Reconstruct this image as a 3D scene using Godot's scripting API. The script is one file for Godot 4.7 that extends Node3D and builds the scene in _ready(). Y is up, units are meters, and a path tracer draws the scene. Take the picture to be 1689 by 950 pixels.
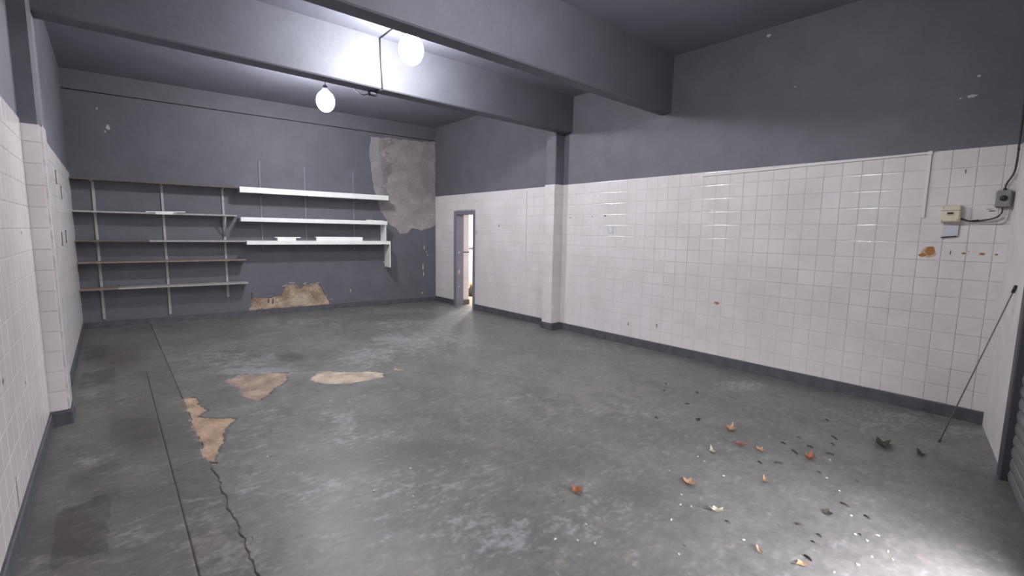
extends Node3D
# An emptied ground-floor workshop: grey paint over white tiles, painted concrete floor, wall shelving, three bare bulbs.

# camera, sky, lamps and exposure first
const EXPOSURE := 1.0
const SKY_ENERGY := 48.0
const LAMP_BACK := 5.0
const LAMP_MID := 4.0
const LAMP_FRONT := 2.3
const LAMP_FRONT_Z := -1.9
const SIDE_ENERGY := 8.0
const BULB_GLOW := 6.0
const FLOOR_BASE := 112.0
const DOOR_FROM := 2.6         # the open hatch in the shutter, along the front wall
const DOOR_TO := 3.6
const DOOR_HEIGHT := 0.8

const RIGHT_X := 5.49          # face of the right wall
const LEFT_X := -0.44          # face of the left wall in front of the pillar
const LEFT_FAR_X := -0.385     # face of the left wall behind the pillar
const CEILING_Y := 3.77
const TILE := 0.157            # tile pitch
const TILE_TOP := 2.31
const TILE_FOOT := 0.112

var back_frame := Transform3D(Basis(Vector3.UP, deg_to_rad(-4.5317)), Vector3(-0.44, 0, -9.42))   # x along the back wall, z out of it
var front_frame := Transform3D(Basis(Vector3.UP, PI + 0.157), Vector3(5.49, 0, -0.227))            # x along the front wall from the right corner
var right_frame := Transform3D(Basis(Vector3.UP, -PI / 2), Vector3(RIGHT_X, 0, 0))                 # x is world z
var left_frame := Transform3D(Basis(Vector3.UP, PI / 2), Vector3(LEFT_X, 0, 0))                    # x is minus world z
var left_far_frame := Transform3D(Basis(Vector3.UP, PI / 2), Vector3(LEFT_FAR_X, 0, 0))
var rng := RandomNumberGenerator.new()
var used := {}
var mats := {}
var tile_meshes := {}


func _ready() -> void:
	rng.seed = 7
	make_camera()
	make_sky()
	make_materials()
	make_floor()
	make_ceiling()
	make_back_wall()
	make_right_wall()
	make_left_wall()
	make_front_wall()
	make_side_room()
	make_lamps()
	make_left_shelving()
	make_right_shelving()
	make_electrics()
	make_debris()


func make_camera() -> void:
	var camera := Camera3D.new()
	camera.name = "camera"
	camera.fov = 63.68
	camera.near = 0.03
	camera.far = 100.0
	camera.position = Vector3(0, 1.55, 0)
	camera.rotation = Vector3(deg_to_rad(-6.7985), deg_to_rad(-40.9182), deg_to_rad(0.9279))
	add_child(camera)
	camera.current = true


func make_sky() -> void:
	var sky_look := ProceduralSkyMaterial.new()
	sky_look.sky_top_color = Color(0.84, 0.83, 0.87)
	sky_look.sky_horizon_color = Color(0.89, 0.87, 0.89)
	sky_look.ground_horizon_color = Color(0.7, 0.7, 0.7)
	sky_look.ground_bottom_color = Color(0.4, 0.4, 0.4)
	sky_look.sun_angle_max = 0.0
	var sky := Sky.new()
	sky.sky_material = sky_look
	var environment := Environment.new()
	environment.background_mode = Environment.BG_SKY
	environment.sky = sky
	environment.background_energy_multiplier = SKY_ENERGY
	environment.tonemap_mode = Environment.TONE_MAPPER_LINEAR
	environment.tonemap_exposure = EXPOSURE
	environment.sdfgi_enabled = true
	environment.ssao_enabled = true
	environment.ssil_enabled = true
	var world := WorldEnvironment.new()
	world.name = "world_environment"
	world.environment = environment
	add_child(world)


# ---------------------------------------------------------------- helpers

func numbered(called: String) -> String:
	var n: int = used.get(called, 0)
	used[called] = n + 1
	return called if n == 0 else "%s_%03d" % [called, n]


func thing(called: String, label: String, category: String, at: Transform3D, group := "") -> Node3D:
	var o := Node3D.new()
	o.name = numbered(called)
	o.transform = at
	o.set_meta("label", label)
	o.set_meta("category", category)
	if group:
		o.set_meta("group", group)
	add_child(o)
	return o


func structure(called: String, label: String, at := Transform3D()) -> Node3D:
	var o := Node3D.new()
	o.name = called
	o.transform = at
	o.set_meta("kind", "structure")
	o.set_meta("label", label)
	o.set_meta("category", called.split("_")[0])
	add_child(o)
	return o


func part(parent: Node3D, called: String, mesh: Mesh, material: Material, at := Transform3D()) -> MeshInstance3D:
	var o := MeshInstance3D.new()
	o.name = called
	o.mesh = mesh
	o.material_override = material
	o.transform = at
	o.cast_shadow = GeometryInstance3D.SHADOW_CASTING_SETTING_ON
	parent.add_child(o, true)
	return o


func shift(x: float, y: float, z: float) -> Transform3D:
	return Transform3D(Basis(), Vector3(x, y, z))


func begin(smooth := false) -> SurfaceTool:
	var st := SurfaceTool.new()
	st.begin(Mesh.PRIMITIVE_TRIANGLES)
	st.set_smooth_group(0 if smooth else -1)
	return st


func done(st: SurfaceTool) -> ArrayMesh:
	st.generate_normals()
	return st.commit()


func tri_out(st: SurfaceTool, a: Vector3, b: Vector3, c: Vector3, middle: Vector3) -> void:
	if (c - a).cross(b - a).dot((a + b + c) / 3.0 - middle) < 0.0:
		var t := b
		b = c
		c = t
	st.add_vertex(a)
	st.add_vertex(b)
	st.add_vertex(c)


func quad_out(st: SurfaceTool, a: Vector3, b: Vector3, c: Vector3, d: Vector3, middle: Vector3) -> void:
	tri_out(st, a, b, c, middle)
	tri_out(st, a, c, d, middle)


# a box with chamfered edges
func add_box(st: SurfaceTool, at: Transform3D, size: Vector3, chamfer := 0.002) -> void:
	var h := size / 2.0
	var ch := minf(chamfer, minf(h.x, minf(h.y, h.z)) * 0.9)
	var corner := func(axis: int, s: Vector3) -> Vector3:
		var p := Vector3(s.x * (h.x - ch), s.y * (h.y - ch), s.z * (h.z - ch))
		p[axis] = s[axis] * h[axis]
		return at * p
	var m := at.origin
	for axis in 3:
		var b := (axis + 1) % 3
		var c := (axis + 2) % 3
		for s in [-1.0, 1.0]:
			var q := []
			for k in [[-1, -1], [1, -1], [1, 1], [-1, 1]]:
				var v := Vector3()
				v[axis] = s
				v[b] = k[0]
				v[c] = k[1]
				q.append(corner.call(axis, v))
			quad_out(st, q[0], q[1], q[2], q[3], m)
			for t in [-1.0, 1.0]:
				var v0 := Vector3()
				v0[axis] = s
				v0[b] = t
				v0[c] = -1
				var v1 := v0
				v1[c] = 1
				quad_out(st, corner.call(axis, v0), corner.call(axis, v1), corner.call(b, v1), corner.call(b, v0), m)
	for sx in [-1, 1]:
		for sy in [-1, 1]:
			for sz in [-1, 1]:
				var v := Vector3(sx, sy, sz)
				tri_out(st, corner.call(0, v), corner.call(1, v), corner.call(2, v), m)


func box(size: Vector3, chamfer := 0.002) -> ArrayMesh:
	var st := begin()
	add_box(st, Transform3D(), size, chamfer)
	return done(st)


# several boxes given as [low corner, high corner], one solid piece of building
func boxes(list: Array, chamfer := 0.003) -> ArrayMesh:
	var st := begin()
	for b in list:
		var lo: Vector3 = b[0]
		var hi: Vector3 = b[1]
		add_box(st, Transform3D(Basis(), (lo + hi) / 2.0), hi - lo, chamfer)
	return done(st)


func add_tube(st: SurfaceTool, points: Array, radius: float, sides := 8) -> void:
	var rings := []
	for i in points.size():
		var p: Vector3 = points[i]
		var d: Vector3 = (points[mini(i + 1, points.size() - 1)] - points[maxi(i - 1, 0)]).normalized()
		var side := d.cross(Vector3.UP if absf(d.y) < 0.9 else Vector3.RIGHT).normalized()
		var other := d.cross(side)
		var ring := []
		for k in sides:
			var a := TAU * k / sides
			ring.append(p + (side * cos(a) + other * sin(a)) * radius)
		rings.append(ring)
	for i in points.size() - 1:
		var m: Vector3 = (points[i] + points[i + 1]) / 2.0
		for k in sides:
			var l := (k + 1) % sides
			quad_out(st, rings[i][k], rings[i][l], rings[i + 1][l], rings[i + 1][k], m)
	for e in [0, points.size() - 1]:
		var inner: Vector3 = points[1] if e == 0 else points[e - 1]
		for k in sides:
			tri_out(st, points[e], rings[e][k], rings[e][(k + 1) % sides], inner)


func tube(points: Array, radius: float, sides := 8) -> ArrayMesh:
	var st := begin(true)
	add_tube(st, points, radius, sides)
	return done(st)


func curve(points: Array, steps := 6) -> Array:
	var out := []
	for i in points.size() - 1:
		var a: Vector3 = points[maxi(i - 1, 0)]
		var b: Vector3 = points[i]
		var c: Vector3 = points[i + 1]
		var d: Vector3 = points[mini(i + 2, points.size() - 1)]
		for k in steps:
			out.append(b.cubic_interpolate(c, a, d, float(k) / steps))
	out.append(points[-1])
	return out


# profile: [radius, y] from one end to the other
func lathe(profile: Array, sides := 24) -> ArrayMesh:
	var st := begin(true)
	var body: float = (profile[0][1] + profile[-1][1]) / 2.0
	for i in profile.size() - 1:
		var r0: float = profile[i][0]
		var y0: float = profile[i][1]
		var r1: float = profile[i + 1][0]
		var y1: float = profile[i + 1][1]
		var m := Vector3(0, lerpf((y0 + y1) / 2.0, body, 0.4), 0)
		for k in sides:
			var a := TAU * k / sides
			var b := TAU * (k + 1) / sides
			var p := Vector3(cos(a) * r0, y0, sin(a) * r0)
			var q := Vector3(cos(b) * r0, y0, sin(b) * r0)
			var s := Vector3(cos(b) * r1, y1, sin(b) * r1)
			var t := Vector3(cos(a) * r1, y1, sin(a) * r1)
			if r0 > 0.0001:
				tri_out(st, p, q, s, m)
			if r1 > 0.0001:
				tri_out(st, p, s, t, m)
	return done(st)


# a flat irregular plate: outline in its own x and y, front at z = thick; uv over the bounding box
func plate(outline: PackedVector2Array, thick: float, uv_size := 0.0) -> ArrayMesh:
	var st := begin()
	var lo := outline[0]
	var hi := outline[0]
	for p in outline:
		lo = lo.min(p)
		hi = hi.max(p)
	var uv := func(p: Vector2) -> Vector2:
		return (p - lo) / (hi - lo) if uv_size == 0.0 else p / uv_size
	var index := Geometry2D.triangulate_polygon(outline)
	for i in range(0, index.size(), 3):
		var a := outline[index[i]]
		var b := outline[index[i + 1]]
		var c := outline[index[i + 2]]
		if (b - a).cross(c - a) > 0.0:
			var t := b
			b = c
			c = t
		for p in [a, b, c]:
			st.set_uv(uv.call(p))
			st.add_vertex(Vector3(p.x, p.y, thick))
	var turn := 0.0
	for i in outline.size():
		turn += outline[i].cross(outline[(i + 1) % outline.size()])
	for i in outline.size():
		var a := outline[i]
		var b := outline[(i + 1) % outline.size()]
		if turn < 0.0:
			var t := a
			a = b
			b = t
		for v in [[a, 0.0], [b, thick], [b, 0.0], [a, 0.0], [a, thick], [b, thick]]:
			st.set_uv(uv.call(v[0]))
			st.add_vertex(Vector3(v[0].x, v[0].y, v[1]))
	return done(st)


# an outline with its edges split and shaken, for broken plaster and stains
func ragged(points: Array, step: float, shake: float, noise_seed: int) -> PackedVector2Array:
	var n := FastNoiseLite.new()
	n.seed = noise_seed
	n.frequency = 0.25 / step
	var out := PackedVector2Array()
	for i in points.size():
		var a := Vector2(points[i][0], points[i][1])
		var b := Vector2(points[(i + 1) % points.size()][0], points[(i + 1) % points.size()][1])
		var count := maxi(1, int(a.distance_to(b) / step))
		for k in count:
			var p := a.lerp(b, float(k) / count)
			out.append(p + Vector2(n.get_noise_2d(p.x, p.y), n.get_noise_2d(p.x + 31.0, p.y + 17.0)) * shake)
	return out


func blob(rx: float, ry: float, noise_seed: int, rough := 0.35, sides := 18) -> PackedVector2Array:
	var n := FastNoiseLite.new()
	n.seed = noise_seed
	n.frequency = 0.9
	var out := PackedVector2Array()
	for k in sides:
		var a := TAU * k / sides
		var r := 1.0 + rough * n.get_noise_2d(cos(a), sin(a)) * 2.0
		out.append(Vector2(cos(a) * rx, sin(a) * ry) * r)
	return out


# ---------------------------------------------------------------- materials

func noise_bytes(noise_seed: int, frequency: float, w: int, h: int, octaves := 4, kind := FastNoiseLite.TYPE_SIMPLEX_SMOOTH, fractal := FastNoiseLite.FRACTAL_FBM, seamless := false) -> PackedByteArray:
	var n := FastNoiseLite.new()
	n.seed = noise_seed
	n.noise_type = kind
	n.frequency = frequency
	n.fractal_type = fractal
	n.fractal_octaves = octaves
	var im := n.get_seamless_image(w, h) if seamless else n.get_image(w, h)
	im.convert(Image.FORMAT_L8)
	return im.get_data()


# two noises mixed between two colours (sRGB), for triplanar use
func mottled(low: Color, high: Color, noise_seed: int, coarse := 0.01, fine := 0.08, fine_share := 0.35, size := 512) -> ImageTexture:
	var a := noise_bytes(noise_seed, coarse, size, size, 4, FastNoiseLite.TYPE_SIMPLEX_SMOOTH, FastNoiseLite.FRACTAL_FBM, true)
	var b := noise_bytes(noise_seed + 1, fine, size, size, 3, FastNoiseLite.TYPE_SIMPLEX_SMOOTH, FastNoiseLite.FRACTAL_FBM, true)
	var out := PackedByteArray()
	out.resize(size * size * 3)
	for i in size * size:
		var t := (a[i] * (1.0 - fine_share) + b[i] * fine_share) / 255.0
		t = clampf((t - 0.5) * 1.6 + 0.5, 0.0, 1.0)
		out[i * 3] = int(lerpf(low.r8, high.r8, t))
		out[i * 3 + 1] = int(lerpf(low.g8, high.g8, t))
		out[i * 3 + 2] = int(lerpf(low.b8, high.b8, t))
	return ImageTexture.create_from_image(Image.create_from_data(size, size, false, Image.FORMAT_RGB8, out))


func relief(noise_seed: int, frequency: float, strength: float, size := 512) -> ImageTexture:
	var n := FastNoiseLite.new()
	n.seed = noise_seed
	n.frequency = frequency
	n.fractal_octaves = 4
	var im := n.get_seamless_image(size, size)
	im.convert(Image.FORMAT_RGBA8)
	im.bump_map_to_normal_map(strength)
	return ImageTexture.create_from_image(im)


func matte(color: Color, roughness := 0.7, texture: Texture2D = null, metres := 1.0, normal: Texture2D = null, normal_scale := 0.5) -> StandardMaterial3D:
	var m := StandardMaterial3D.new()
	m.albedo_color = color
	m.roughness = roughness
	m.metallic_specular = 0.5
	if texture or normal:
		m.uv1_triplanar = true
		m.uv1_world_triplanar = true
		m.uv1_scale = Vector3.ONE / metres
	if texture:
		m.albedo_texture = texture
	if normal:
		m.normal_enabled = true
		m.normal_texture = normal
		m.normal_scale = normal_scale
	return m


func make_materials() -> void:
	var fine := relief(11, 0.05, 3.0)
	var rough := relief(12, 0.03, 8.0)
	mats.paint = matte(Color.WHITE, 0.62, mottled(Color8(95, 96, 103), Color8(104, 105, 113), 21, 0.006, 0.06), 1.7, fine, 0.1)
	mats.ceiling_paint = matte(Color.WHITE, 0.7, mottled(Color8(114, 115, 126), Color8(124, 125, 137), 23, 0.006, 0.06), 2.1, fine, 0.08)
	mats.skirting = matte(Color.WHITE, 0.5, mottled(Color8(70, 72, 77), Color8(92, 94, 98), 25, 0.01, 0.1), 0.9, fine, 0.4)
	var stain := mottled(Color8(214, 209, 209), Color8(224, 220, 220), 31, 0.008, 0.05, 0.25)
	mats.tiles = []
	mats.dull_tiles = []
	for k in 4:
		var m := matte([Color(1, 1, 1), Color(0.995, 0.99, 0.99), Color(0.99, 0.985, 0.985), Color(0.995, 0.99, 0.985)][k], [0.14, 0.16, 0.12, 0.15][k], stain, 2.3)
		m.resource_name = "glazed_tile_%d" % k
		mats.tiles.append(m)
		var dull: StandardMaterial3D = m.duplicate()          # the same tiles with a worn glaze on the left wall
		dull.roughness = 0.22
		mats.dull_tiles.append(dull)
	mats.grout = matte(Color.WHITE, 0.9, mottled(Color8(150, 144, 142), Color8(206, 201, 199), 35, 0.02, 0.09), 1.3)
	mats.white_paint = matte(Color.WHITE, 0.6, mottled(Color8(206, 200, 200), Color8(220, 215, 215), 37, 0.01, 0.08), 1.5, fine, 0.2)
	mats.grey_metal = matte(Color8(168, 166, 164), 0.5, null)
	mats.dull_rail = matte(Color8(122, 124, 132), 0.55)
	mats.shutter = matte(Color.WHITE, 0.45, mottled(Color8(112, 110, 112), Color8(140, 138, 140), 39), 0.8)
	mats.shutter.metallic = 0.3
	mats.dark_metal = matte(Color8(70, 70, 76), 0.5)
	mats.board_white = matte(Color.WHITE, 0.5, mottled(Color8(234, 234, 232), Color8(246, 246, 244), 41), 1.1)
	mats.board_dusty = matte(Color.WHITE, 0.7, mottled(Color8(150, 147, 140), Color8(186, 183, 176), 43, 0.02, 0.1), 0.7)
	mats.board_wood = matte(Color.WHITE, 0.7, mottled(Color8(112, 100, 88), Color8(150, 136, 120), 45, 0.03, 0.1), 0.6)
	mats.board_brown = matte(Color.WHITE, 0.75, mottled(Color8(88, 80, 74), Color8(118, 108, 100), 47, 0.03, 0.1), 0.6)
	mats.cream = matte(Color8(214, 205, 182), 0.45)
	mats.cream_dark = matte(Color8(196, 186, 160), 0.45)
	mats.box_grey = matte(Color8(128, 130, 132), 0.5)
	mats.black = matte(Color8(34, 34, 36), 0.5)
	mats.cable = matte(Color8(62, 60, 62), 0.6)
	mats.cable_white = matte(Color8(200, 196, 192), 0.5)
	mats.trunking = matte(Color8(218, 214, 214), 0.45)
	mats.paper = matte(Color8(196, 196, 202), 0.8)
	mats.rust = matte(Color.WHITE, 0.9, mottled(Color8(146, 96, 52), Color8(200, 148, 90), 49, 0.05, 0.15), 0.2, rough, 0.8)
	mats.rust_pale = matte(Color.WHITE, 0.9, mottled(Color8(176, 150, 116), Color8(206, 190, 164), 50, 0.05, 0.15), 0.2)
	mats.chip = matte(Color8(190, 186, 182), 0.85)
	mats.scuff = matte(Color8(96, 90, 88), 0.85)
	mats.plaster = matte(Color.WHITE, 0.95, mottled(Color8(128, 108, 88), Color8(206, 184, 160), 51, 0.007, 0.04), 1.0, rough, 0.5)
	mats.screed_tan = matte(Color.WHITE, 0.95, mottled(Color8(140, 116, 96), Color8(190, 164, 138), 53, 0.006, 0.05), 0.9, rough, 0.35)
	mats.screed_pink = matte(Color.WHITE, 0.95, mottled(Color8(124, 108, 98), Color8(178, 156, 138), 55, 0.006, 0.05), 0.9, rough, 0.35)
	mats.screed_pale = matte(Color.WHITE, 0.95, mottled(Color8(150, 134, 116), Color8(200, 188, 170), 57, 0.006, 0.05), 0.9, rough, 0.35)
	mats.pavement = matte(Color.WHITE, 0.9, mottled(Color8(130, 128, 124), Color8(160, 158, 152), 59), 1.2)
	mats.leaf_tan = matte(Color.WHITE, 0.8, mottled(Color8(146, 112, 80), Color8(196, 162, 124), 61, 0.05, 0.15), 0.12)
	mats.leaf_orange = matte(Color.WHITE, 0.8, mottled(Color8(128, 76, 46), Color8(168, 106, 66), 63, 0.05, 0.15), 0.12)
	mats.leaf_pale = matte(Color.WHITE, 0.8, mottled(Color8(168, 158, 136), Color8(208, 200, 180), 65, 0.05, 0.15), 0.12)
	mats.leaf_dark = matte(Color.WHITE, 0.85, mottled(Color8(46, 44, 34), Color8(76, 72, 52), 67, 0.05, 0.15), 0.12)
	mats.rod = matte(Color8(118, 112, 110), 0.5)
	mats.bit_grey = matte(Color8(98, 94, 92), 0.9)
	mats.twig = matte(Color8(72, 64, 58), 0.9)
	mats.fleck = matte(Color8(206, 203, 203), 0.8)
	mats.bulb = StandardMaterial3D.new()
	mats.bulb.resource_name = "lit_bulb"
	mats.bulb.albedo_color = Color(1, 1, 1)
	mats.bulb.emission_enabled = true
	mats.bulb.emission = Color(0.96, 0.97, 1.0)
	mats.bulb.emission_energy_multiplier = BULB_GLOW


# ---------------------------------------------------------------- tiles

# one glazed tile lying in x and y, its face towards z, with a rounded edge that catches the lamps
func tile_mesh(w: float, h: float) -> ArrayMesh:
	var key := Vector2i(roundi(w * 1000), roundi(h * 1000))
	if tile_meshes.has(key):
		return tile_meshes[key]
	var e := 0.01
	var proud := 0.0025
	var v := PackedVector3Array()
	var n := PackedVector3Array()
	var index := PackedInt32Array()
	var signs := [[-1, -1], [1, -1], [1, 1], [-1, 1]]
	for s in signs:
		v.append(Vector3(s[0] * (w / 2 - e), s[1] * (h / 2 - e), proud))
		n.append(Vector3(0, 0, 1))
	index.append_array(PackedInt32Array([0, 2, 1, 0, 3, 2]))
	for k in 4:
		var a: Array = signs[k]
		var b: Array = signs[(k + 1) % 4]
		var out := Vector3(a[0] + b[0], a[1] + b[1], 0) / 2.0
		var at := v.size()
		for s in [a, b]:
			v.append(Vector3(s[0] * (w / 2 - e), s[1] * (h / 2 - e), proud))
			n.append(Vector3(0, 0, 1))
		for s in [a, b]:
			v.append(Vector3(s[0] * w / 2, s[1] * h / 2, proud - 0.0016))
			n.append((Vector3(0, 0, 1) + out * 0.28).normalized())
		for s in [a, b]:
			v.append(Vector3(s[0] * w / 2, s[1] * h / 2, -0.002))
			n.append((Vector3(0, 0, 0.4) + out).normalized())
		for q in [0, 2]:
			index.append_array(PackedInt32Array([at + q, at + q + 1, at + q + 3, at + q, at + q + 3, at + q + 2]))
	var arrays := []
	arrays.resize(Mesh.ARRAY_MAX)
	arrays[Mesh.ARRAY_VERTEX] = v
	arrays[Mesh.ARRAY_NORMAL] = n
	arrays[Mesh.ARRAY_INDEX] = index
	var m := ArrayMesh.new()
	m.add_surface_from_arrays(Mesh.PRIMITIVE_TRIANGLES, arrays)
	tile_meshes[key] = m
	return m


# tiles from u0 to u1 along x and y0 to y1 up, joints at `first` plus whole pitches; those with |u| under `single_to` are parts of their own
func lay_tiles(parent: Node3D, at: Transform3D, u0: float, u1: float, y0: float, y1: float, first: float, single_from: float, single_to: float, holes: Array = [], glaze := "tiles") -> void:
	var rest := SurfaceTool.new()
	rest.begin(Mesh.PRIMITIVE_TRIANGLES)
	var any := false
	var joint := 0.0034
	var k := floori((u0 - first) / TILE)
	while first + k * TILE < u1 - 0.004:
		var a := maxf(u0, first + k * TILE)
		var b := minf(u1, first + (k + 1) * TILE)
		k += 1
		if b - a < 0.015:
			continue
		var top := TILE_TOP
		while top - TILE > y0 - 0.1:
			var hi := minf(top, y1)
			var lo := maxf(top - TILE, y0)
			top -= TILE
			if hi - lo < 0.015:
				continue
			var aa := a
			var bb := b
			var skip := false
			for h in holes:                                  # [u0, u1, y top]
				if lo < h[2] - 0.01:
					if aa >= h[0] - 0.001 and bb <= h[1] + 0.001:
						skip = true
					elif aa < h[0] and bb > h[0]:
						bb = h[0]
					elif aa < h[1] and bb > h[1]:
						aa = h[1]
			if skip or bb - aa < 0.015:
				continue
			var m := tile_mesh(bb - aa - joint, hi - lo - joint)
			var tilt := Basis.from_euler(Vector3(rng.randf_range(-0.004, 0.004), rng.randf_range(-0.004, 0.004), 0))
			var place := at * Transform3D(tilt, Vector3((aa + bb) / 2, (lo + hi) / 2, rng.randf_range(0.0, 0.0006)))
			if aa > single_from and bb < single_to:
				part(parent, "tile", m, mats[glaze][rng.randi() % 4], place)
			else:
				rest.append_from(m, 0, place)
				any = true
	if any:
		var o := part(parent, "farther_tiles", rest.commit(), mats[glaze][0])
		o.set_meta("kind", "stuff")


# ---------------------------------------------------------------- the setting

# light wear (0), dark stains (1), olive stains (2) and warm bare concrete (3) on the floor paint: centre x, z, inverse axes, extents, strength, kind
const WEAR := [
	[1.03, -6.24, 1.58, 0.28, -1.02, 1.33, 0.67, 1.09, 0.55, 0],
	[1.15, -5.48, 2.24, 0.50, -3.48, 4.48, 0.42, 0.49, 1.10, 0],
	[2.27, -5.36, 2.16, 0.93, -1.21, 1.58, 0.55, 0.74, 0.80, 0],
	[2.93, -6.08, 3.06, 1.49, -2.26, 3.01, 0.36, 0.42, 0.70, 0],
	[3.31, -5.70, 1.13, 0.66, -0.72, 0.96, 1.04, 1.19, 0.60, 0],
	[3.58, -6.97, 1.29, 0.67, -1.27, 1.74, 0.78, 0.83, 0.60, 0],
	[1.35, -3.70, 5.67, 2.14, -2.23, 2.80, 0.24, 0.38, 0.50, 0],
	[1.36, -3.25, 3.50, 1.50, -2.70, 3.36, 0.31, 0.39, 0.45, 0],
	[0.86, -2.74, 4.32, 1.43, -2.34, 2.87, 0.27, 0.42, 0.40, 0],
	[2.82, -3.18, 2.61, 2.29, -2.70, 3.42, 0.38, 0.35, 0.35, 0],
	[1.37, -2.37, 1.57, 0.91, -1.64, 2.01, 0.63, 0.69, 0.30, 0],
	[1.42, -1.67, 1.92, 1.60, -2.69, 3.26, 0.46, 0.44, 0.50, 0],
	[1.95, -1.50, 2.23, 2.77, -2.83, 3.45, 0.40, 0.33, 0.42, 0],
	[4.90, -1.95, 1.52, 3.61, -3.56, 4.55, 0.41, 0.26, 1.00, 0],
	[5.00, -0.79, 0.37, 1.99, -2.34, 2.94, 0.86, 0.47, 0.55, 0],
	[5.17, -0.31, 0.50, 5.61, -4.50, 5.60, 0.40, 0.18, 0.80, 0],
	[-0.17, -4.01, 7.41, -0.13, -5.08, 6.27, 0.14, 0.27, 0.45, 0],
	[-0.27, -2.87, 5.18, -0.29, -17.63, 21.32, 0.20, 0.22, 0.90, 0],
	[-0.07, -2.96, 6.09, 0.05, -5.31, 6.44, 0.16, 0.29, 0.50, 0],
	[0.28, -2.73, 5.78, 0.77, -2.09, 2.54, 0.20, 0.48, 0.45, 0],
	[0.35, -2.33, 8.11, 1.47, -3.18, 3.84, 0.15, 0.31, 0.60, 0],
	[4.04, -8.36, 1.12, 0.54, -1.16, 1.64, 0.88, 0.93, 0.70, 0],
	[2.21, -8.17, 0.96, 0.27, -1.02, 1.39, 1.03, 1.23, 0.55, 0],
	[5.00, -7.67, 1.17, 0.76, -1.00, 1.41, 0.90, 0.90, 0.60, 0],
	[1.78, -4.87, 5.09, 1.91, -4.76, 6.12, 0.20, 0.24, 0.90, 0],
	[0.85, -3.95, 3.79, 0.88, -1.31, 1.63, 0.34, 0.69, 0.30, 0],
	[-0.23, -5.90, 16.49, -0.34, -1.75, 2.23, 0.07, 0.50, 0.70, 0],
	[0.01, -5.30, 7.96, 0.16, -2.91, 3.68, 0.13, 0.37, 0.50, 0],
	[0.20, -5.35, 15.93, 0.89, -4.72, 6.00, 0.07, 0.21, 0.70, 0],
	[0.54, -3.04, 15.27, 3.08, -3.07, 3.77, 0.10, 0.27, 0.50, 0],
	[5.18, -3.93, 0.82, 1.05, -1.71, 2.27, 0.91, 0.69, 0.40, 0],
	[3.20, -2.40, 0.98, 1.26, -3.21, 4.04, 0.66, 0.52, 0.35, 0],
	[1.04, -2.11, 4.82, 2.42, -4.18, 5.07, 0.22, 0.26, 0.30, 0],
	[-0.25, -3.04, 7.62, -0.34, -2.49, 3.03, 0.15, 0.46, 0.80, 1],
	[0.08, -4.56, 3.82, 0.15, -1.17, 1.46, 0.28, 0.87, 0.45, 1],
	[-0.04, -7.13, 3.65, 0.03, -1.12, 1.47, 0.28, 0.89, 0.60, 1],
	[1.61, -2.74, 2.26, 1.34, -2.44, 3.02, 0.43, 0.47, 0.45, 1],
	[2.59, -2.34, 1.11, 1.20, -1.40, 1.75, 0.81, 0.69, 0.35, 2],
	[0.96, -2.31, 4.84, 2.08, -4.61, 5.62, 0.21, 0.26, 0.35, 1],
	[1.58, -5.89, 5.80, 1.61, -2.77, 3.61, 0.21, 0.34, 1.00, 1],
	[3.50, -1.99, 0.80, 1.35, -1.18, 1.48, 1.02, 0.71, 0.30, 2],
	[1.08, -3.00, 3.05, 1.14, -2.99, 3.69, 0.33, 0.41, 0.30, 1],
	[2.25, -1.48, 2.05, 2.93, -4.96, 6.07, 0.33, 0.26, 0.30, 1],
	[2.10, -2.17, 2.50, 2.37, -3.69, 4.55, 0.34, 0.31, 0.35, 2],
	[3.32, -2.78, 0.95, 1.10, -1.06, 1.34, 1.00, 0.82, 0.80, 3],
	[3.87, -2.69, 1.08, 1.51, -1.32, 1.68, 0.84, 0.63, 0.70, 3],
	[0.94, -2.12, 3.37, 1.54, -4.36, 5.29, 0.28, 0.31, 0.50, 3],
	[0.34, -2.44, 5.63, 0.97, -3.28, 3.97, 0.19, 0.35, 0.90, 3],
	[3.62, -3.99, 1.29, 1.16, -1.31, 1.70, 0.77, 0.70, 0.40, 3],
	[1.35, -3.71, 4.97, 1.86, -2.73, 3.43, 0.24, 0.35, 0.70, 3],
	[4.59, -0.96, 0.47, 1.97, -2.80, 3.49, 0.77, 0.46, 0.50, 3],
	[1.93, -2.80, 1.99, 1.37, -2.35, 2.93, 0.47, 0.48, 0.40, 3],
	[1.28, -5.79, 2.62, 0.61, -1.74, 2.26, 0.41, 0.62, 0.50, 3],
]

const DARK_RECTS := [[-0.31, -0.1, -3.43, -2.83, 0.84], [-0.32, -0.05, -6.6, -5.95, 0.85], [-0.33, -0.12, -8.0, -7.2, 0.85], [-0.1, 0.19, -4.75, -4.2, 0.92], [-0.3, -0.05, -3.9, -3.35, 0.92]]   # older darker paint left in the lane

const BARE := [   # places where the screed has broken out, outlines in x and z
	[[0.41, -5.03], [0.5, -5.0], [0.52, -4.75], [0.55, -4.62], [0.47, -4.48], [0.5, -4.4], [0.69, -4.24], [0.6, -4.05], [0.56, -3.95], [0.53, -3.8], [0.47, -3.66], [0.42, -3.43], [0.405, -3.6], [0.41, -4.3]],
	[[0.8, -5.38], [0.98, -5.5], [1.2, -5.42], [1.36, -5.3], [1.28, -5.0], [1.1, -4.78], [0.94, -4.55], [0.85, -4.75], [0.87, -5.0]],
	[[1.5, -4.96], [1.62, -5.06], [1.72, -5.1], [1.9, -4.92], [2.1, -4.8], [2.19, -4.66], [2.13, -4.52], [1.95, -4.5], [1.78, -4.53], [1.58, -4.62], [1.51, -4.78]],
	[[2.31, -4.68], [2.37, -4.72], [2.43, -4.64], [2.37, -4.58]],
]


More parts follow.
